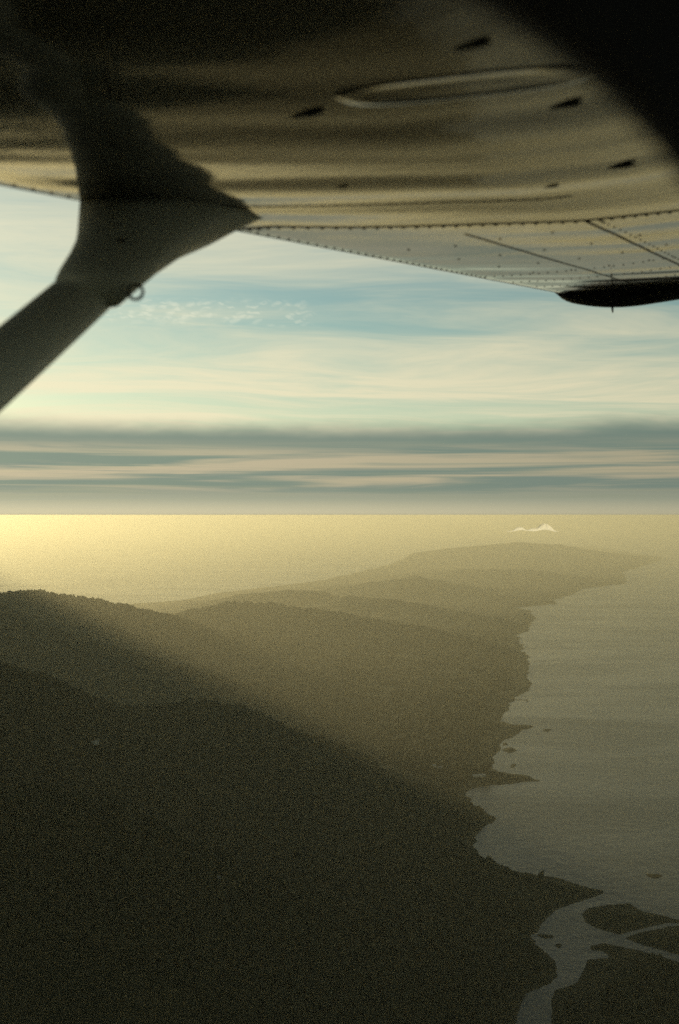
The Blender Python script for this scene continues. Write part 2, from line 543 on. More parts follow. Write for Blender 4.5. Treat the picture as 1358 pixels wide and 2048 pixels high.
by = base[..., 0] * np.sin(rot)[:, None] + base[..., 1] * np.cos(rot)[:, None]
FV = np.stack([bx * rad[:, None] + T[:, :1], by * rad[:, None] + T[:, 1:], base[..., 2] * hgt[:, None] + (TZ + hgt * 0.55)[:, None]], -1).reshape(-1, 3)
FF = (ifc[None] + (np.arange(nt) * 12)[:, None, None]).reshape(-1, 3)
forest = big_mesh('forest', FV, FF, leaf_mat, smooth=False)
tag(forest, 'dense dark forest covering the ridges and coastal slopes', 'forest', kind='stuff')


def make_tree_meshes(seed):
    r = np.random.default_rng(seed)
    vs, fs = [], []
    nb = 46
    for k in range(nb):
        u = r.normal(size=3)
        u /= np.linalg.norm(u)
        c_ = u * r.uniform(0.45, 1.0) * np.array([5.2, 5.2, 4.2]) + np.array([0, 0, 9.5])
        s_ = r.uniform(1.0, 2.1)
        vs.append(iv * s_ * (1 + 0.3 * r.standard_normal((12, 1))) * np.array([1.2, 1.2, 0.8]) + c_)
        fs.append(ifc + 12 * k)
    cm = bpy.data.meshes.new('crown')
    cm.from_pydata(np.concatenate(vs).tolist(), [], np.concatenate(fs).tolist())
    cm.materials.append(leaf_mat)
    tv, tf = [], []

    def limb(p, q, r0, r1):
        p, q = Vector(p), Vector(q)
        ax = (q - p).normalized()
        s1 = ax.orthogonal().normalized()
        s2 = ax.cross(s1)
        o_ = len(tv)
        for c_, rr in ((p, r0), (q, r1)):
            for k in range(7):
                a_ = 2 * math.pi * k / 7
                tv.append(c_ + (s1 * math.cos(a_) + s2 * math.sin(a_)) * rr)
        for k in range(7):
            tf.append((o_ + k, o_ + (k + 1) % 7, o_ + 7 + (k + 1) % 7, o_ + 7 + k))
    limb((0, 0, -1.5), (0.2, 0.1, 7), 0.55, 0.32)
    limb((0.2, 0.1, 7), (0.3, 0.3, 11.5), 0.32, 0.1)
    for k in range(5):
        a_ = k * 1.257 + r.uniform(-0.3, 0.3)
        limb((0.15, 0.1, 5.5 + 0.5 * k), (3.4 * math.cos(a_), 3.4 * math.sin(a_), 8.6 + 0.5 * k), 0.2, 0.07)
    tm = bpy.data.meshes.new('trunk')
    tm.from_pydata([tuple(v) for v in tv], [], tf)
    tm.materials.append(bark_mat)
    return cm, tm


kinds = [make_tree_meshes(s_) for s_ in (3, 4, 5)]
crest = RIDGES[0][2:7]
cp = [px(a, b, d) for a, b, d, _ in crest]
for k in range(44):
    f = (k + random.uniform(-0.35, 0.35)) / 44 * (len(cp) - 1)
    f = max(0.0, min(f, len(cp) - 1.001))
    p = cp[int(f)].lerp(cp[int(f) + 1], f % 1)
    x_, y_ = p.x + random.uniform(-8, 8), p.y + random.uniform(-14, 14)
    z_ = float(land_height(np.array([x_]), np.array([y_]))[0][0])
    t = empty('tree', (x_, y_, z_ - 0.3))
    s_ = random.uniform(0.65, 1.15)
    t.scale = (s_, s_, s_ * random.uniform(0.8, 1.1))
    t.rotation_euler.z = random.uniform(0, 6.28)
    cm, tm = kinds[k % 3]
    for nm, me in (('crown', cm), ('trunk', tm)):
        o = bpy.data.objects.new(nm, me)
        o.parent = t
        col.objects.link(o)
    tag(t, 'rounded dark tree on the crest of the wooded hill against bright haze', 'tree', 'trees along the hill crest')


# ------------------------------------------------------------------ small things on the land
def ground_at(x, y):
    """march a photograph pixel's ray down to the land"""
    d = np.geomspace(900, 20000, 6000)
    zz = H + (HY - y) * d / F
    hh, _ = land_height((x - 679) * d / F, d)
    k = int(np.argmax(np.maximum(hh, 0) >= zz))
    return Vector(((x - 679) * d[k] / F, d[k], max(hh[k], 0.0)))


wall_mat = material('whitewashed_wall', (0.55, 0.52, 0.46), 0.8, 0.3,
                    build=lambda g, b, oc: g.put(b.inputs['Base Color'], g.mix(g.noise(oc, 1.5, 5), rgb(0.42, 0.40, 0.35), rgb(0.62, 0.60, 0.54))))
roof_mat = material('pale_metal_roof', (0.6, 0.6, 0.58), 0.35, 0.5,
                    build=lambda g, b, oc: g.put(b.inputs['Base Color'], g.mix(g.noise(oc, 0.8, 5), rgb(0.30, 0.31, 0.31), rgb(0.42, 0.43, 0.43))))
glass_mat = material('dark_window_glass', (0.02, 0.025, 0.03), 0.1, 0.5,
                     build=lambda g, b, oc: g.put(b.inputs['Roughness'], g.step(g.noise(oc, 2.0, 3), 0.3, 0.7, 0.06, 0.16)))


def box(v, f, x0, x1, y0, y1, z0, z1):
    o = len(v)
    v += [(x0, y0, z0), (x1, y0, z0), (x1, y1, z0), (x0, y1, z0), (x0, y0, z1), (x1, y0, z1), (x1, y1, z1), (x0, y1, z1)]
    f += [tuple(o + k for k in q) for q in ((3, 2, 1, 0), (4, 5, 6, 7), (0, 1, 5, 4), (1, 2, 6, 5), (2, 3, 7, 6), (3, 0, 4, 7))]


def house(name, x, y, L, W, hh, rz, label, cat):
    p = ground_at(x, y)
    e = empty(name, (p.x, p.y, p.z - 0.6))
    e.rotation_euler.z = rz
    v, f = [], []
    box(v, f, -L / 2, L / 2, -W / 2, W / 2, -2.5, hh)
    o = len(v)                                            # gables
    rh = W * 0.28
    v += [(-L / 2, -W / 2, hh), (-L / 2, W / 2, hh), (-L / 2, 0, hh + rh), (L / 2, -W / 2, hh), (L / 2, W / 2, hh), (L / 2, 0, hh + rh)]
    f += [(o, o + 2, o + 1), (o + 3, o + 4, o + 5)]
    mesh_obj('wall', v, f, wall_mat, e)
    ov, t_ = 0.5, 0.18
    v = []
    for zz in (0.02, t_):
        v += [(-L / 2 - ov, -W / 2 - ov, hh - ov * 0.56 + zz), (L / 2 + ov, -W / 2 - ov, hh - ov * 0.56 + zz), (-L / 2 - ov, 0, hh + rh + zz), (L / 2 + ov, 0, hh + rh + zz),
              (-L / 2 - ov, W / 2 + ov, hh - ov * 0.56 + zz), (L / 2 + ov, W / 2 + ov, hh - ov * 0.56 + zz)]
    f = [(0, 2, 3, 1), (2, 4, 5, 3), (6, 7, 9, 8), (8, 9, 11, 10), (0, 1, 7, 6), (4, 10, 11, 5), (0, 6, 8, 2), (2, 8, 10, 4), (1, 3, 9, 7), (3, 5, 11, 9)]
    mesh_obj('roof', v, f, roof_mat, e)
    for k in range(3):
        wx = (k - 1) * L * 0.3
        v, f = [], []
        box(v, f, wx - 0.6, wx + 0.6, -W / 2 - 0.05, -W / 2 + 0.05, 0.9 + 0.6, 2.2 + 0.6)
        mesh_obj('window', v, f, glass_mat, e)
    return tag(e, label, cat)


house('barn', 189, 1486, 15, 10, 4.5, 0.35, 'larger pale roofed barn alone on the shaded slope above the dark spur', 'barn')
house('cottage', 268, 1471, 13, 6, 3.2, 0.15, 'small pale roofed cottage in the woods uphill from the barn', 'house')
house('cottage', 440, 1759, 9, 6, 3.2, -0.3, 'faint small cottage low on the darkest nearest slope', 'house')
house('cottage', 913, 1849, 7, 5, 3.2, 0.5, 'tiny pale cottage on dark ground left of the river mouth', 'house')
for k, (hx, hy, L, W, lab) in enumerate(((866, 1533, 16, 9, 'pale farm house on the clearing behind the bay, left end of its cluster'),
                                         (884, 1537, 20, 8, 'long pale shed on the clearing behind the bay, right end of its cluster'),
                                         (958, 1553, 34, 9, 'long pale shed on the low neck of the narrow spit'))):
    house('shed' if k else 'farm_house', hx, hy, L, W, 4, 0.1 * k, lab, 'shed' if k else 'house')

# a jetty reaching into the water
jet_mat = material('weathered_timber', (0.05, 0.045, 0.035), 0.85, 0.2,
                   build=lambda g, b, oc: g.put(b.inputs['Base Color'], g.mix(g.noise(oc, 0.7, 5), rgb(0.03, 0.027, 0.02), rgb(0.08, 0.07, 0.055))))
j0, j1 = Vector((*sea_xy(1018, 1399), 0)), Vector((*sea_xy(1055, 1400), 0))
JL = (j1 - j0).length
je = empty('jetty', j0)
je.rotation_euler.z = math.atan2(j1.y - j0.y, j1.x - j0.x)
v, f = [], []
box(v, f, -12, JL, -2.5, 2.5, 1.6, 2.1)
mesh_obj('deck', v, f, jet_mat, je)
v, f = [], []
box(v, f, JL - 5, JL + 0.5, -28, -2.6, 1.62, 2.12)
mesh_obj('landing_stage', v, f, jet_mat, je)
for k in range(9):
    for s_ in (-1, 1):
        v, f = [], []
        box(v, f, k * JL / 8.5 - 0.3, k * JL / 8.5 + 0.3, s_ * 2.1 - 0.3, s_ * 2.1 + 0.3, -6, 2.6)
        mesh_obj('pile', v, f, jet_mat, je)
tag(je, 'dark timber jetty reaching into the bay above the thin spit', 'jetty')

# a small cumulus sitting over the far headland
cloud_mat = material('cloud_vapour', (0.85, 0.85, 0.85), 1.0, 0.0,
                     build=lambda g, b, oc: g.put(b.inputs['Base Color'], g.mix(g.noise(oc, 0.004, 4), rgb(0.80, 0.79, 0.77), rgb(0.90, 0.90, 0.89))))
shade_deck_mat = cloud_mat
puff_mat = cloud_mat.copy()
puff_mat.name = 'thin_cloud_vapour'
gc = puff_mat.node_tree
pb = gc.nodes['Principled BSDF']
tl_ = gc.nodes.new('ShaderNodeBsdfTranslucent')
tl_.inputs['Color'].default_value = (0.92, 0.92, 0.92, 1.0)
ms_ = gc.nodes.new('ShaderNodeMixShader')
ms_.inputs[0].default_value = 0.85
gc.links.new(pb.outputs[0], ms_.inputs[1])
gc.links.new(tl_.outputs[0], ms_.inputs[2])
gc.links.new(ms_.outputs[0], [n for n in gc.nodes if n.type == 'OUTPUT_MATERIAL'][0].inputs['Surface'])
# one thin, lumpy veil of vapour, bulging towards the viewer, so that the sun shines through it
cv, cf = [], []
DC = 6800.0
NX, NZ = 90, 12
for a in range(NX + 1):
    q = a / NX
    x_ = 1012 + 108 * q
    lump = 0.12 + 0.42 * math.exp(-((x_ - 1037) / 10.0) ** 4) + 0.80 * math.exp(-((x_ - 1091) / 15.0) ** 4) + 0.28 * math.exp(-((x_ - 1067) / 10.0) ** 4)
    lump *= (1 + 0.12 * float(fbm(np.array([x_ / 6.0]), np.array([1.5]), 70, 3)[0])) * math.sin(math.pi * min(max(q, 0.0), 1.0)) ** 0.35
    bot = 1062.0 + 1.2 * math.sin(x_ / 7.0) - 1.5 * lump
    for b in range(NZ + 1):
        r_ = b / NZ
        p = px(x_, bot - 15.0 * lump * r_, DC)
        p.y -= 9.0 * lump * math.sin(math.pi * r_) ** 0.8 * (1 + 0.2 * float(fbm(np.array([x_ / 5.0]), np.array([r_ * 3.0]), 71, 2)[0]))
        cv.append(tuple(p))
for a in range(NX):
    for b in range(NZ):
        o_ = a * (NZ + 1) + b
        cf.append((o_, o_ + NZ + 1, o_ + NZ + 2, o_ + 1))
cl = big_mesh('cloud', np.array(cv), np.array(cf), puff_mat)
tag(cl, 'small pale cumulus cloud standing out against haze above the farthest headland', 'cloud')

# unseen stratocumulus towards the sun, shaped to shade the near land
bv, bf = [], []
rb = np.random.default_rng(21)
ZC = 1650.0
SH = Vector((SUN.x, SUN.y, 0)).normalized()


def shade_spot(x, y, z):
    d = (ZC - z) / math.tan(SUN_EL)
    return x + SH.x * d, y + SH.y * d


SHADE_BANKS = [(-2600, 1900, 250, 300, 700, 5200, 3200)]
for bx_, by_, z0_, dum, wy, lx, n_ in SHADE_BANKS:
    for k in range(n_):
        gx = rb.uniform(-4200, 2300)
        gy = rb.uniform(-1900, 2050 + 2.0 * min(1300.0, max(0.0, -gx - 380)) + 0.28 * min(1250.0, max(0.0, gx))) + 90 * math.sin(gx / 330.0)
        core = 2000 + 1.65 * min(1300.0, max(0.0, -gx - 380)) + 0.28 * min(1250.0, max(0.0, gx))
        if gy > core and vnoise(np.array([gx / 700.0]), np.array([gy / 260.0]), 33)[0] < 0.05:
            continue
        if gx > 1250 and gy > 1300:
            continue
        cx_, cy_ = shade_spot(gx, gy, 330.0)
        if vnoise(np.array([gx / 900.0]), np.array([gy / 420.0]), 15)[0] < -0.35 and gy > 4300:
            continue
        s_ = rb.uniform(110, 210)
        bf.append(ifc + 12 * len(bv))
        bv.append(iv * s_ * (1 + 0.12 * rb.standard_normal((12, 1))) * np.array([1.3, 1.3, 0.42]) + np.array([cx_, cy_, ZC + rb.uniform(-20, 90)]))
for k in range(1500):                                  # unseen deck added overhead to darken land and air, front edge above the view
    cx_, cy_ = rb.uniform(-7000, 6500), rb.uniform(-300, 5200)
    if cy_ > 2450 and not (cx_ > 1900 and cy_ < 2.0 * cx_):
        continue
    s_ = rb.uniform(170, 260)
    bf.append(ifc + 12 * len(bv))
    bv.append(iv * s_ * (1 + 0.12 * rb.standard_normal((12, 1))) * np.array([1.4, 1.4, 0.38]) + np.array([cx_, cy_, ZC + rb.uniform(0, 120)]))
shade_clouds_o = big_mesh('unseen_shade_clouds', np.concatenate(bv), np.concatenate(bf), shade_deck_mat)
sm = shade_clouds_o.modifiers.new('round', 'SUBSURF')
sm.levels = sm.render_levels = 1
tag(shade_clouds_o, 'unseen cloud deck added above and left of the aircraft to shade the near land', 'clouds', kind='stuff')

# ------------------------------------------------------------------ the aeroplane
TH = R(27.8)
U = Vector((math.sin(TH), math.cos(TH), 0))            # outboard along the wing
W_ = Vector((-math.cos(TH), math.sin(TH), 0))          # forward
XF = 1.4                                               # leading edge this far ahead of the eye
S0, S_RIB, S_TIP = -0.35, 1.93, 4.93


def wing_z(s, t):
    u = min(max(t - 0.3, 0.0), 0.5)
    return 0.394 + 0.1448 * s - 0.045 * t + 0.10 * u * u + 0.10 * max(t - 0.8, 0.0)


def on_wing(x, y):
    """photograph pixel on the wing's lower skin -> (s, t)"""
    a, b = (x - 679.0) / F, (HY - y) / F
    fw, sp = -a * math.cos(TH) + math.sin(TH), a * math.sin(TH) + math.cos(TH)
    lo, hi = 0.2, 9.0                                  # below the skin far away, above it close by
    for _ in range(50):
        d = (lo + hi) / 2
        if b * d < wing_z(sp * d, XF - fw * d):
            lo = d
        else:
            hi = d
    return sp * d, XF - fw * d


SKEW = 0.55                                            # covers lie along the joint, which runs out a little as it goes aft
JT = sorted((on_wing(x_, y_)[1], on_wing(x_, y_)[0]) for x_, y_ in ((540, 454), (700, 455), (850, 452), (1000, 447), (1170, 441), (1358, 421)))
S_RIB = JT[0][1]


def joint(t):
    return float(np.interp(t, [q[0] for q in JT], [q[1] for q in JT])) - S_RIB


def chord(s):
    return 1.63 if s < S_RIB else 1.63 - (s - S_RIB) / (S_TIP - S_RIB) * 0.50


def skin_wave(s, t):
    """sheet metal pulled in at the ribs and dimpled between them"""
    s = s - joint(t)
    a = np.array([s]), np.array([t])
    rib = 0.0012 * math.cos(2 * math.pi * (s - S_RIB) / 0.36) * (0.6 + 0.4 * math.sin(2.1 * t + 1.7 * s))
    n_ = float(vnoise(a[0] * 6.5, a[1] * 1.1, 3)[0]) * 0.0019 + float(vnoise(a[0] * 15, a[1] * 2.6, 8)[0]) * 0.00025
    n_ += float(vnoise(a[0] * 34, a[1] * 7.0, 9)[0]) * 0.00004
    k = min(1.0, max(0.0, (t - 0.05) / 0.12))
    amp = 1.0 if s < S_RIB else 0.8
    return (rib + n_) * k * amp


def wing_pt(s, t, down=0.0):
    """point on the wing's lower skin; down lowers it below the skin"""
    le = 0.034 * math.exp(-t / 0.022) + 0.004 * math.exp(-t / 0.08)     # the nose curls up
    z = wing_z(s, t) + le + skin_wave(s, t) - down
    return U * s + W_ * (XF - t) + Vector((0, 0, H + z))


def paint_nodes(g, b, oc):
    g_n = g.noise(oc, 3.0, 6, 0.65)
    x, y, z = g.sep(oc)
    # grime swept back along the airflow
    along = g.m('ADD', g.m('MULTIPLY', x, -W_.x), g.m('MULTIPLY', y, -W_.y))
    across = g.m('ADD', g.m('MULTIPLY', x, U.x), g.m('MULTIPLY', y, U.y))
    grime = g.noise(g.xyz(g.m('MULTIPLY', along, 0.9), g.m('MULTIPLY', across, 9.0), z), 1.0, 6, 0.65)
    c0 = g.mix(g.step(grime, 0.42, 0.75), rgb(0.17, 0.16, 0.135), rgb(0.075, 0.07, 0.055))
    g.put(b.inputs['Base Color'], g.mix(g.m('MULTIPLY', g_n, 0.4), c0, rgb(0.11, 0.105, 0.085)))
    g.put(b.inputs['Roughness'], g.step(grime, 0.3, 0.8, 0.04, 0.13))
    g.put(b.inputs['Normal'], g.bump(g.noise(oc, 40.0, 3), 0.03, 0.01))


wing_mat = material('aircraft_skin', (0.4, 0.39, 0.36), 0.12, 0.5, 0.5, build=paint_nodes)
wing_mat.node_tree.nodes['Principled BSDF'].inputs['IOR'].default_value = 1.6
tip_mat = material('dark_tip_paint', (0.02, 0.02, 0.025), 0.4, 0.4,
                   build=lambda g, b, oc: g.put(b.inputs['Roughness'], g.step(g.noise(oc, 5.0, 4), 0.3, 0.7, 0.35, 0.55)))
strut_mat = material('strut_paint', (0.20, 0.20, 0.16), 0.45, 0.4,
                     build=lambda g, b, oc: (g.put(b.inputs['Base Color'], g.mix(g.noise(oc, 7.0, 6, 0.65), rgb(0.74, 0.74, 0.64), rgb(0.82, 0.82, 0.73))),
                                             g.put(b.inputs['Roughness'], g.step(g.noise(oc, 12.0, 4), 0.3, 0.7, 0.38, 0.55))))
steel_mat = material('dull_steel', (0.10, 0.10, 0.09), 0.45, 0.5, 0.6,
                     build=lambda g, b, oc: g.put(b.inputs['Roughness'], g.step(g.noise(oc, 60.0, 3), 0.3, 0.7, 0.35, 0.6)))
seam_mat = material('seam_grime', (0.05, 0.047, 0.038), 0.7, 0.2,
                    build=lambda g, b, oc: g.put(b.inputs['Base Color'], g.mix(g.noise(oc, 30.0, 3), rgb(0.03, 0.028, 0.022), rgb(0.08, 0.074, 0.06))))

plane = empty('light_aircraft', (0, 0, H))
tag(plane, 'high-wing light aircraft, grey riveted wing underside and dark strut overhead', 'aircraft')


def part(name, verts, faces, mat, parent, smooth=False):
    """mesh in world coordinates, child of the aeroplane (or of one of its parts)"""
    off = plane.location
    return mesh_obj(name, [Vector(v) - off for v in verts], faces, mat, parent, smooth)


def skin_panel(name, s0, s1, ns, parent, t0=0.0, t_end=None, nt=70, skw=(0, 0)):
    """closed aerofoil shell between two ribs: lower skin, trailing edge, upper skin"""
    verts, faces = [], []
    for a in range(ns + 1):
        sb_ = s0 + (s1 - s0) * a / ns
        te = chord(sb_) if t_end is None else t_end
        prof = []
        wt = skw[0] + (skw[1] - skw[0]) * a / ns
        for k in range(nt + 1):
            q = k / nt
            t = t0 + (te - t0) * (q ** 1.35)
            prof.append(wing_pt(sb_ + wt * joint(t), t))
        for k in range(nt, -1, -6):
            q = k / nt
            t = t0 + (te - t0) * (q ** 1.35)
            s = sb_ + wt * joint(t)
            x_ = min(1.0, t / chord(s))
            th = 0.20 * math.sqrt(max(x_, 0.0006)) * (1 - x_) ** 0.8 + 0.085
            prof.append(U * s + W_ * (XF - t) + Vector((0, 0, H + wing_z(s, t) + th)))
        verts += prof
        m_ = len(prof)
    for a in range(ns):
        for k in range(m_):
            k2 = (k + 1) % m_
            faces.append((a * m_ + k, (a + 1) * m_ + k, (a + 1) * m_ + k2, a * m_ + k2))
    faces.append(tuple(range(m_)))
    faces.append(tuple(ns * m_ + k for k in range(m_ - 1, -1, -1)))
    o = part(name, verts, faces, wing_mat, parent, True)
    o.data.polygons[-1].use_smooth = o.data.polygons[-2].use_smooth = False
    return o


HINGE = 1.12
inboard = skin_panel('inboard_wing_panel', S0, S_RIB - 0.0015, 230, plane, 0.0, HINGE, skw=(0, 1))
outboard = skin_panel('outboard_wing_panel', S_RIB + 0.0015, S_TIP, 200, plane, skw=(1, 0))
# back part of the inboard wing: a lowered flap on its hinge
fv, ff = [], []
NS, NF = 60, 24
FA = R(2.0)
for a in range(NS + 1):
    s = S0 + (S_RIB - 0.01 - S0) * a / NS
    h0 = U * s + W_ * (XF - HINGE - 0.012) + Vector((0, 0, H + wing_z(s, HINGE) - 0.004))
    pr = []
    for k in range(NF + 1):
        q = 0.60 * k / NF
        pr.append(h0 - W_ * (q * math.cos(FA)) - Vector((0, 0, q * math.sin(FA) - 0.02 * math.exp(-q / 0.02) - 0.0006 * math.sin(q * 42))))
    for k in range(NF, -1, -4):
        q = 0.60 * k / NF
        pr.append(h0 - W_ * (q * math.cos(FA)) - Vector((0, 0, q * math.sin(FA) - 0.012 - 0.075 * (1 - q / 0.6))))
    mp = len(pr)
    fv += pr
for a in range(NS):
    for k in range(mp):
        k2 = (k + 1) % mp
        ff.append((a * mp + k, (a + 1) * mp + k, (a + 1) * mp + k2, a * mp + k2))
ff.append(tuple(range(mp)))
ff.append(tuple(NS * mp + k for k in range(mp - 1, -1, -1)))
flap = part('flap', fv, ff, wing_mat, plane, True)

# drooped dark wing tip
tv, tf = [], []
NT_, NC = 60, 14
for a in range(NT_ + 1):
    t = -0.01 + (chord(S_TIP) + 0.02) * a / NT_
    q = a / NT_
    droop = 0.085 * (math.sin(math.pi * min(1.0, q * 1.15)) ** 0.55) * (0.85 + 0.15 * math.sin(9 * q))
    lo = wing_pt(S_TIP, max(t, 0.0)) - W_ * min(t, 0.0)
    for k in range(NC + 1):
        an = math.pi * k / NC
        tv.append(lo + U * (0.004 + 0.16 * math.sin(an) ** 0.8) + Vector((0, 0, -droop * math.sin(an * 0.85) ** 0.8 + 0.10 * (k / NC) ** 2)))
for a in range(NT_):
    for k in range(NC):
        o_ = a * (NC + 1) + k
        tf.append((o_, o_ + 1, o_ + NC + 2, o_ + NC + 1))
tip = part('wing_tip', tv, tf, tip_mat, plane, True)
sol = tip.modifiers.new('thickness', 'SOLIDIFY')
sol.thickness = 0.006


def tube(path, r0, sides, closed=False):
    verts, faces = [], []
    n_ = len(path)
    for k, p in enumerate(path):
        a_ = path[(k + 1) % n_] if (closed or k < n_ - 1) else p
        b_ = path[k - 1] if (closed or k > 0) else p
        ax = (a_ - b_).normalized()
        s1 = ax.cross(Vector((0.31, 0.2, 0.93))).normalized()
        s2 = ax.cross(s1)
        r_ = r0[k] if isinstance(r0, list) else r0
        for q in range(sides):
            an = 2 * math.pi * q / sides
            verts.append(p + (s1 * math.cos(an) + s2 * math.sin(an)) * r_)
    for k in range(n_ if closed else n_ - 1):
        k2 = (k + 1) % n_
        for q in range(sides):
            q2 = (q + 1) % sides
            faces.append((k * sides + q, k * sides + q2, k2 * sides + q2, k2 * sides + q))
    if not closed:
        faces.append(tuple(range(sides))[::-1])
        faces.append(tuple((n_ - 1) * sides + q for q in range(sides)))
    return verts, faces


wk = wing_pt(S_TIP, 0.29) + U * 0.09
v, f = tube([wk + Vector((0, 0, -0.055)), wk + Vector((0, 0, -0.072)), wk + Vector((0.002, 0, -0.088))], [0.006, 0.005, 0.003], 8)
part('drain_pin', v, f, tip_mat, tip)


# seams: laps of sheet, proud of the skin
def seam(pts, wdt, parent, name='skin_seam', mat=None):
    verts, faces = [], []
    for k, (s, t) in enumerate(pts):
        a_, b_ = pts[max(k - 1, 0)], pts[min(k + 1, len(pts) - 1)]
        ds, dt = b_[0] - a_[0], b_[1] - a_[1]
        l_ = math.hypot(ds, dt)
        ns_, nt_ = -dt / l_ * wdt / 2, ds / l_ * wdt / 2
        verts += [wing_pt(s - ns_, t - nt_, -0.0015), wing_pt(s - ns_, t - nt_, 0.0012), wing_pt(s + ns_, t + nt_, 0.0012), wing_pt(s + ns_, t + nt_, -0.0015)]
    for k in range(len(pts) - 1):
        o_ = 4 * k
        for q in range(3):
            faces.append((o_ + q, o_ + q + 1, o_ + q + 5, o_ + q + 4))
    return part(name, verts, faces, mat or seam_mat, parent)


SA, SB_ = on_wing(1172, 442), on_wing(1005, 490)
seam([(SA[0] + (S_TIP - SA[0]) * k / 60, SA[1]) for k in range(60)], 0.007, outboard)
seam([(SB_[0] - 0.3 + (S_TIP - SB_[0] + 0.3) * k / 60, SB_[1]) for k in range(60)], 0.006, outboard)
seam([(S_RIB + 0.02 + k * 0.0525, 0.062) for k in range(60)], 0.006, outboard)
seam([(S_RIB - 0.012 + joint(0.08 + k * 0.0235), 0.08 + k * 0.0235) for k in range(40)], 0.004, inboard)
seam([(1.60 + joint(0.25 + k * 0.02), 0.25 + k * 0.02) for k in range(30)], 0.004, inboard)
seam([(S0 + 0.1 + k * 0.04, 0.062) for k in range(55)], 0.005, inboard)

# rivets: one dome mesh, copied
dome_v, dome_f = [], []
for lv, (rr, zz) in enumerate(((1.0, 0.0), (0.82, -0.32), (0.42, -0.5))):
    for k in range(8):
        a_ = 2 * math.pi * k / 8
        dome_v.append((rr * math.cos(a_), rr * math.sin(a_), zz))
for lv in range(2):
    for k in range(8):
        dome_f.append((lv * 8 + k, lv * 8 + 8 + k, lv * 8 + 8 + (k + 1) % 8, lv * 8 + (k + 1) % 8))
dome_f.append(tuple(16 + k for k in range(7, -1, -1)))
rm = bpy.data.meshes.new('rivet')
rm.from_pydata(dome_v, [], dome_f)
rm.materials.append(steel_mat)


def rivet(s, t, r_, parent, name='rivet'):
    o = bpy.data.objects.new(name, rm)
    o.location = wing_pt(s, t) - plane.location
    o.scale = (r_, r_, r_) if name == 'rivet' else (2.4 * r_, r_, 0.7 * r_)
    o.rotation_euler = (0.13, 0.06, -TH)
    o.parent = parent
    col.objects.link(o)


for k in range(46):
    t_ = 0.10 + k * 0.026
    rivet(S_RIB + 0.022 + joint(t_), t_, 0.0050, outboard)
for k in range(34):
    rivet(S_RIB + 0.08 + k * 0.05, 0.085, 0.0040, outboard)
for k in range(20):
    rivet(SA[0] + 0.05 + k * 0.07, SA[1] + 0.03, 0.0040, outboard)
for row in range(1, 5):
    for k in range(6):
        rivet(S_RIB + row * 0.34 + 0.30 + random.uniform(-0.02, 0.02), 0.22 + k * 0.14 + 0.02 * row, 0.0046, outboard)
for k in range(26):
    t_ = 0.26 + k * 0.022
    rivet(1.595 + joint(t_), t_, 0.0036, inboard)
for k in range(36):
    rivet(S0 + 0.5 + k * 0.045, 0.085, 0.0040, inboard)

# rest of the far rows in one piece
rv, rf = [], []
dv = np.array(dome_v) * 0.0040
for row in range(5, 9):
    for k in range(30):
        p = np.array(wing_pt(S_RIB + row * 0.34, 0.1 + k * 0.035)) - np.array(plane.location)
        o_ = len(rv)
        rv += [tuple(q) for q in dv + p]
        rf += [tuple(o_ + q for q in ff_) for ff_ in dome_f]
tag(mesh_obj('rivet_rows', rv, rf, steel_mat, outboard), kind='stuff')


# long oval inspection cover, with fasteners round it
def oval_cover(sc, tc, rs_, rt_, name):
    verts, faces = [], []
    n_ = 40
    for lv, (k_, dn) in enumerate(((1.0, -0.001), (0.96, 0.0012), (0.84, 0.0018), (0.76, 0.0004), (0.35, 0.0014))):
        for q in range(n_):
            an = 2 * math.pi * q / n_
            cs, sn = math.cos(an), math.sin(an)
            e_ = 0.62
            dt_ = rt_ * k_ * math.copysign(abs(cs) ** e_, cs)
            verts.append(wing_pt(sc + rs_ * k_ * math.copysign(abs(sn) ** e_, sn) + SKEW * dt_, tc + dt_, dn))
    for lv in range(4):
        for q in range(n_):
            q2 = (q + 1) % n_
            faces.append((lv * n_ + q, lv * n_ + q2, lv * n_ + n_ + q2, lv * n_ + n_ + q))
    faces.append(tuple(4 * n_ + q for q in range(n_)))
    return part(name, verts, faces, wing_mat, inboard, True)


oval_cover(*on_wing(930, 172), 0.060, 0.150, 'inspection_cover')
for x_, y_, r_ in ((612, 228, 0.013), (1128, 212, 0.013), (1240, 332, 0.014), (1102, 372, 0.008), (684, 372, 0.006), (940, 90, 0.012)):
    rivet(*on_wing(x_, y_), r_, inboard, 'fastener')

# ---- the strut: streamline section from the cuff down to the fuselage
KS = 1.08
def loft(sections, n_=32):
    verts, faces = [], []
    for sec in sections:
        verts += sec
    for a in range(len(sections) - 1):
        for q in range(n_):
            q2 = (q + 1) % n_
            faces.append((a * n_ + q, a * n_ + q2, (a + 1) * n_ + q2, (a + 1) * n_ + q))
    faces.append(tuple(range(n_))[::-1])
    faces.append(tuple((len(sections) - 1) * n_ + q for q in range(n_)))
    return verts, faces


def section(L, Rr, dl, dr, thick, axis, n_=32, e_=0.9):
    l_, r_ = px(*L, dl * KS), px(*Rr, dr * KS)
    c_ = (l_ + r_) / 2
    a_ = (r_ - l_) / 2
    b_ = a_.cross(axis).normalized() * thick
    out = []
    for q in range(n_):
        an = 2 * math.pi * q / n_
        cs, sn = math.cos(an), math.sin(an)
        out.append(c_ + a_ * math.copysign(abs(cs) ** e_, cs) + b_ * math.copysign(abs(sn) ** e_, sn))
    return out


axis = (px(170, 590, 1.62 * KS) - px(0, 742, 1.45 * KS)).normalized()
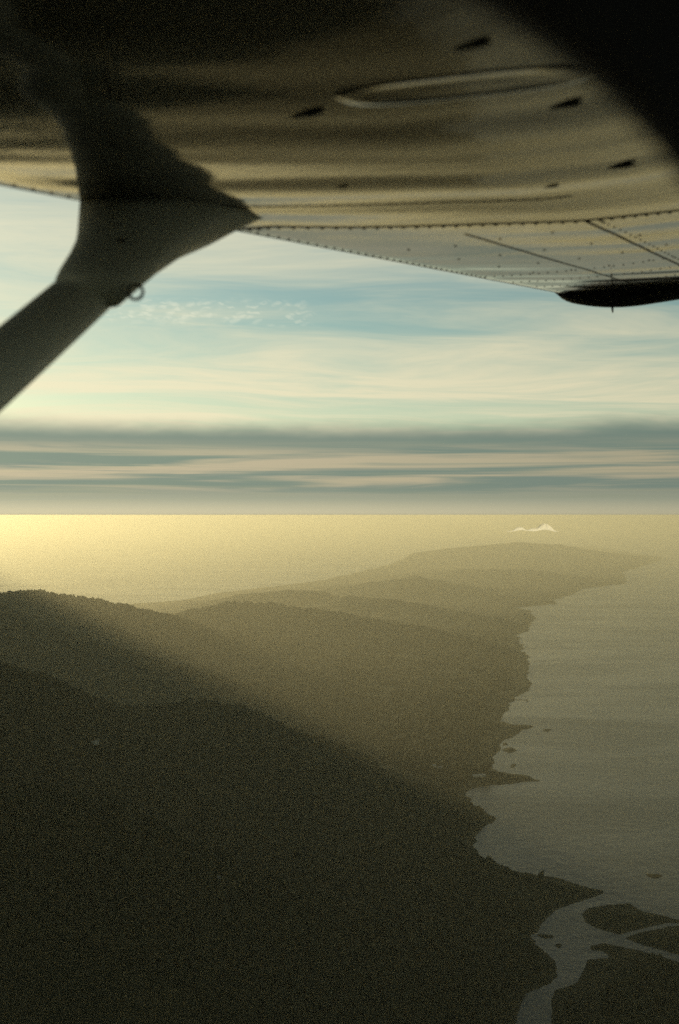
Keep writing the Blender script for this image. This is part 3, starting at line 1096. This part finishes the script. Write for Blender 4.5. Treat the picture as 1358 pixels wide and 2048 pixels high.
# the strut proper continues straight past the frame to the fuselage
low_l, low_r = px(0, 652, 1.46 * KS), px(86, 744, 1.46 * KS)
top_l, top_r = px(118, 552, 1.64 * KS), px(210, 632, 1.64 * KS)
secs = []
for k in (-4.6, -2.0, 0.0, 0.5, 1.0, 1.35):
    l_, r_ = low_l.lerp(top_l, k), low_r.lerp(top_r, k)
    c_, a_ = (l_ + r_) / 2, (r_ - l_) / 2
    a_ *= ((low_r - low_l) / 2).length / a_.length
    b_ = a_.cross(axis).normalized() * 0.030
    secs.append([c_ + a_ * math.cos(2 * math.pi * q / 32) + b_ * math.sin(2 * math.pi * q / 32) for q in range(32)])
v, f = loft(secs)
strut = part('strut', v, f, strut_mat, plane, True)

# flared cuff where it meets the wing
cs_ = [section((111, 557), (246, 602), 1.605, 1.64, 0.0325, axis),
       section((116, 546), (272, 578), 1.615, 1.66, 0.036, axis),
       section((138, 510), (322, 536), 1.65, 1.73, 0.042, axis),
       section((152, 480), (372, 502), 1.68, 1.80, 0.050, axis),
       section((158, 452), (440, 472), 1.70, 1.90, 0.070, axis)]
base_s = []
sa, ta = on_wing(160, 404)
sb, tb = on_wing(532, 441)
for q in range(32):
    an = 2 * math.pi * q / 32
    cs, sn = math.cos(an), math.sin(an)
    # a runs spanwise from left edge to the outboard point; the camera side bulges aft
    u_ = 0.5 + -0.5 * -cs
    s = sa + (sb - sa) * u_
    t = ta + (tb - ta) * u_
    bul = 0.16 if sn * 1 < 0 else 0.05
    k = abs(sn) ** 1.1 * bul * (1 - 0.55 * u_)
    sgn = 1 if sn < 0 else -1
    base_s.append((s - 0.35 * k * sgn, max(0.012, t + 0.93 * k * sgn)))
# match winding of the base ring to the sections below it
ring0 = [wing_pt(s, t, -0.006) for s, t in base_s]
chk = sum((ring0[q] - cs_[-1][q]).length for q in range(32))
rev = [ring0[(-q) % 32] for q in range(32)]
if sum((rev[q] - cs_[-1][q]).length for q in range(32)) < chk:
    ring0 = rev
mid1 = [cs_[-1][q].lerp(ring0[q], 0.45) for q in range(32)]
mid2 = [cs_[-1][q].lerp(ring0[q], 0.80) for q in range(32)]
v, f = loft(cs_ + [mid1, mid2, ring0])
cuff = part('strut_cuff', v, f, strut_mat, strut, True)
# tie-down ring on the strut's underside
rc_ = px(271, 584, 1.62 * KS)
e1 = (px(290, 576, 1.62 * KS) - rc_).normalized()
e2 = Vector((0, 1, 0)).cross(e1).normalized()
v, f = tube([rc_ + (e1 * math.cos(2 * math.pi * k / 24) + e2 * math.sin(2 * math.pi * k / 24)) * 0.0130 for k in range(24)], 0.0029, 8, True)
part('tie_down_ring', v, f, steel_mat, strut, True)
# small drain slot on the cuff
deps = bpy.context.evaluated_depsgraph_get()
dirn = (px(240, 482, 2.0) - Vector((0, 0, H))).normalized()
hit, loc, nor, _ = cuff.ray_cast(Vector((0, 0, 0)), dirn, depsgraph=deps)
loc = (loc if hit else dirn * 1.7) + Vector((0, 0, H))
v, f = tube([loc + Vector((-0.013, 0, 0)), loc, loc + Vector((0.013, 0, 0.001))], [0.001, 0.0045, 0.001], 10)
part('drain_slot', v, f, seam_mat, cuff)

# dark cabin post beside the window, close to the eye
trim_mat = material('cabin_trim', (0.014, 0.014, 0.015), 0.8, 0.2,
                    build=lambda g, b, oc: g.put(b.inputs['Base Color'], g.mix(g.noise(oc, 40.0, 4), rgb(0.010, 0.010, 0.011), rgb(0.018, 0.018, 0.019))))
edge_ = []
for x_, y_ in ((1900, 1500), (1680, 900), (1500, 560), (1358, 350), (1290, 262), (1200, 172), (1100, 92), (1000, 25), (900, -38), (700, -160), (560, -240)):
    a_ = (x_ - 679.0) / F
    d_ = 0.30 / (a_ * math.sin(TH) + math.cos(TH))
    edge_.append(((-a_ * math.cos(TH) + math.sin(TH)) * d_, (HY - y_) / F * d_))
outer = [(-0.20, edge_[-1][1]), (-0.55, edge_[-1][1]), (-0.55, edge_[0][1])]
pg = edge_ + outer
v, f = [], []
for s_ in (0.285, 0.325):
    v += [U * s_ + W_ * fz[0] + Vector((0, 0, H + fz[1])) for fz in pg]
n_ = len(pg)
f = [tuple(range(n_)), tuple(range(2 * n_ - 1, n_ - 1, -1))] + [(k, k + n_, (k + 1) % n_ + n_, (k + 1) % n_) for k in range(n_)]
post = part('window_post', v, f, trim_mat, plane)
bv_ = post.modifiers.new('soft_edge', 'BEVEL')
bv_.width = 0.012
bv_.segments = 3
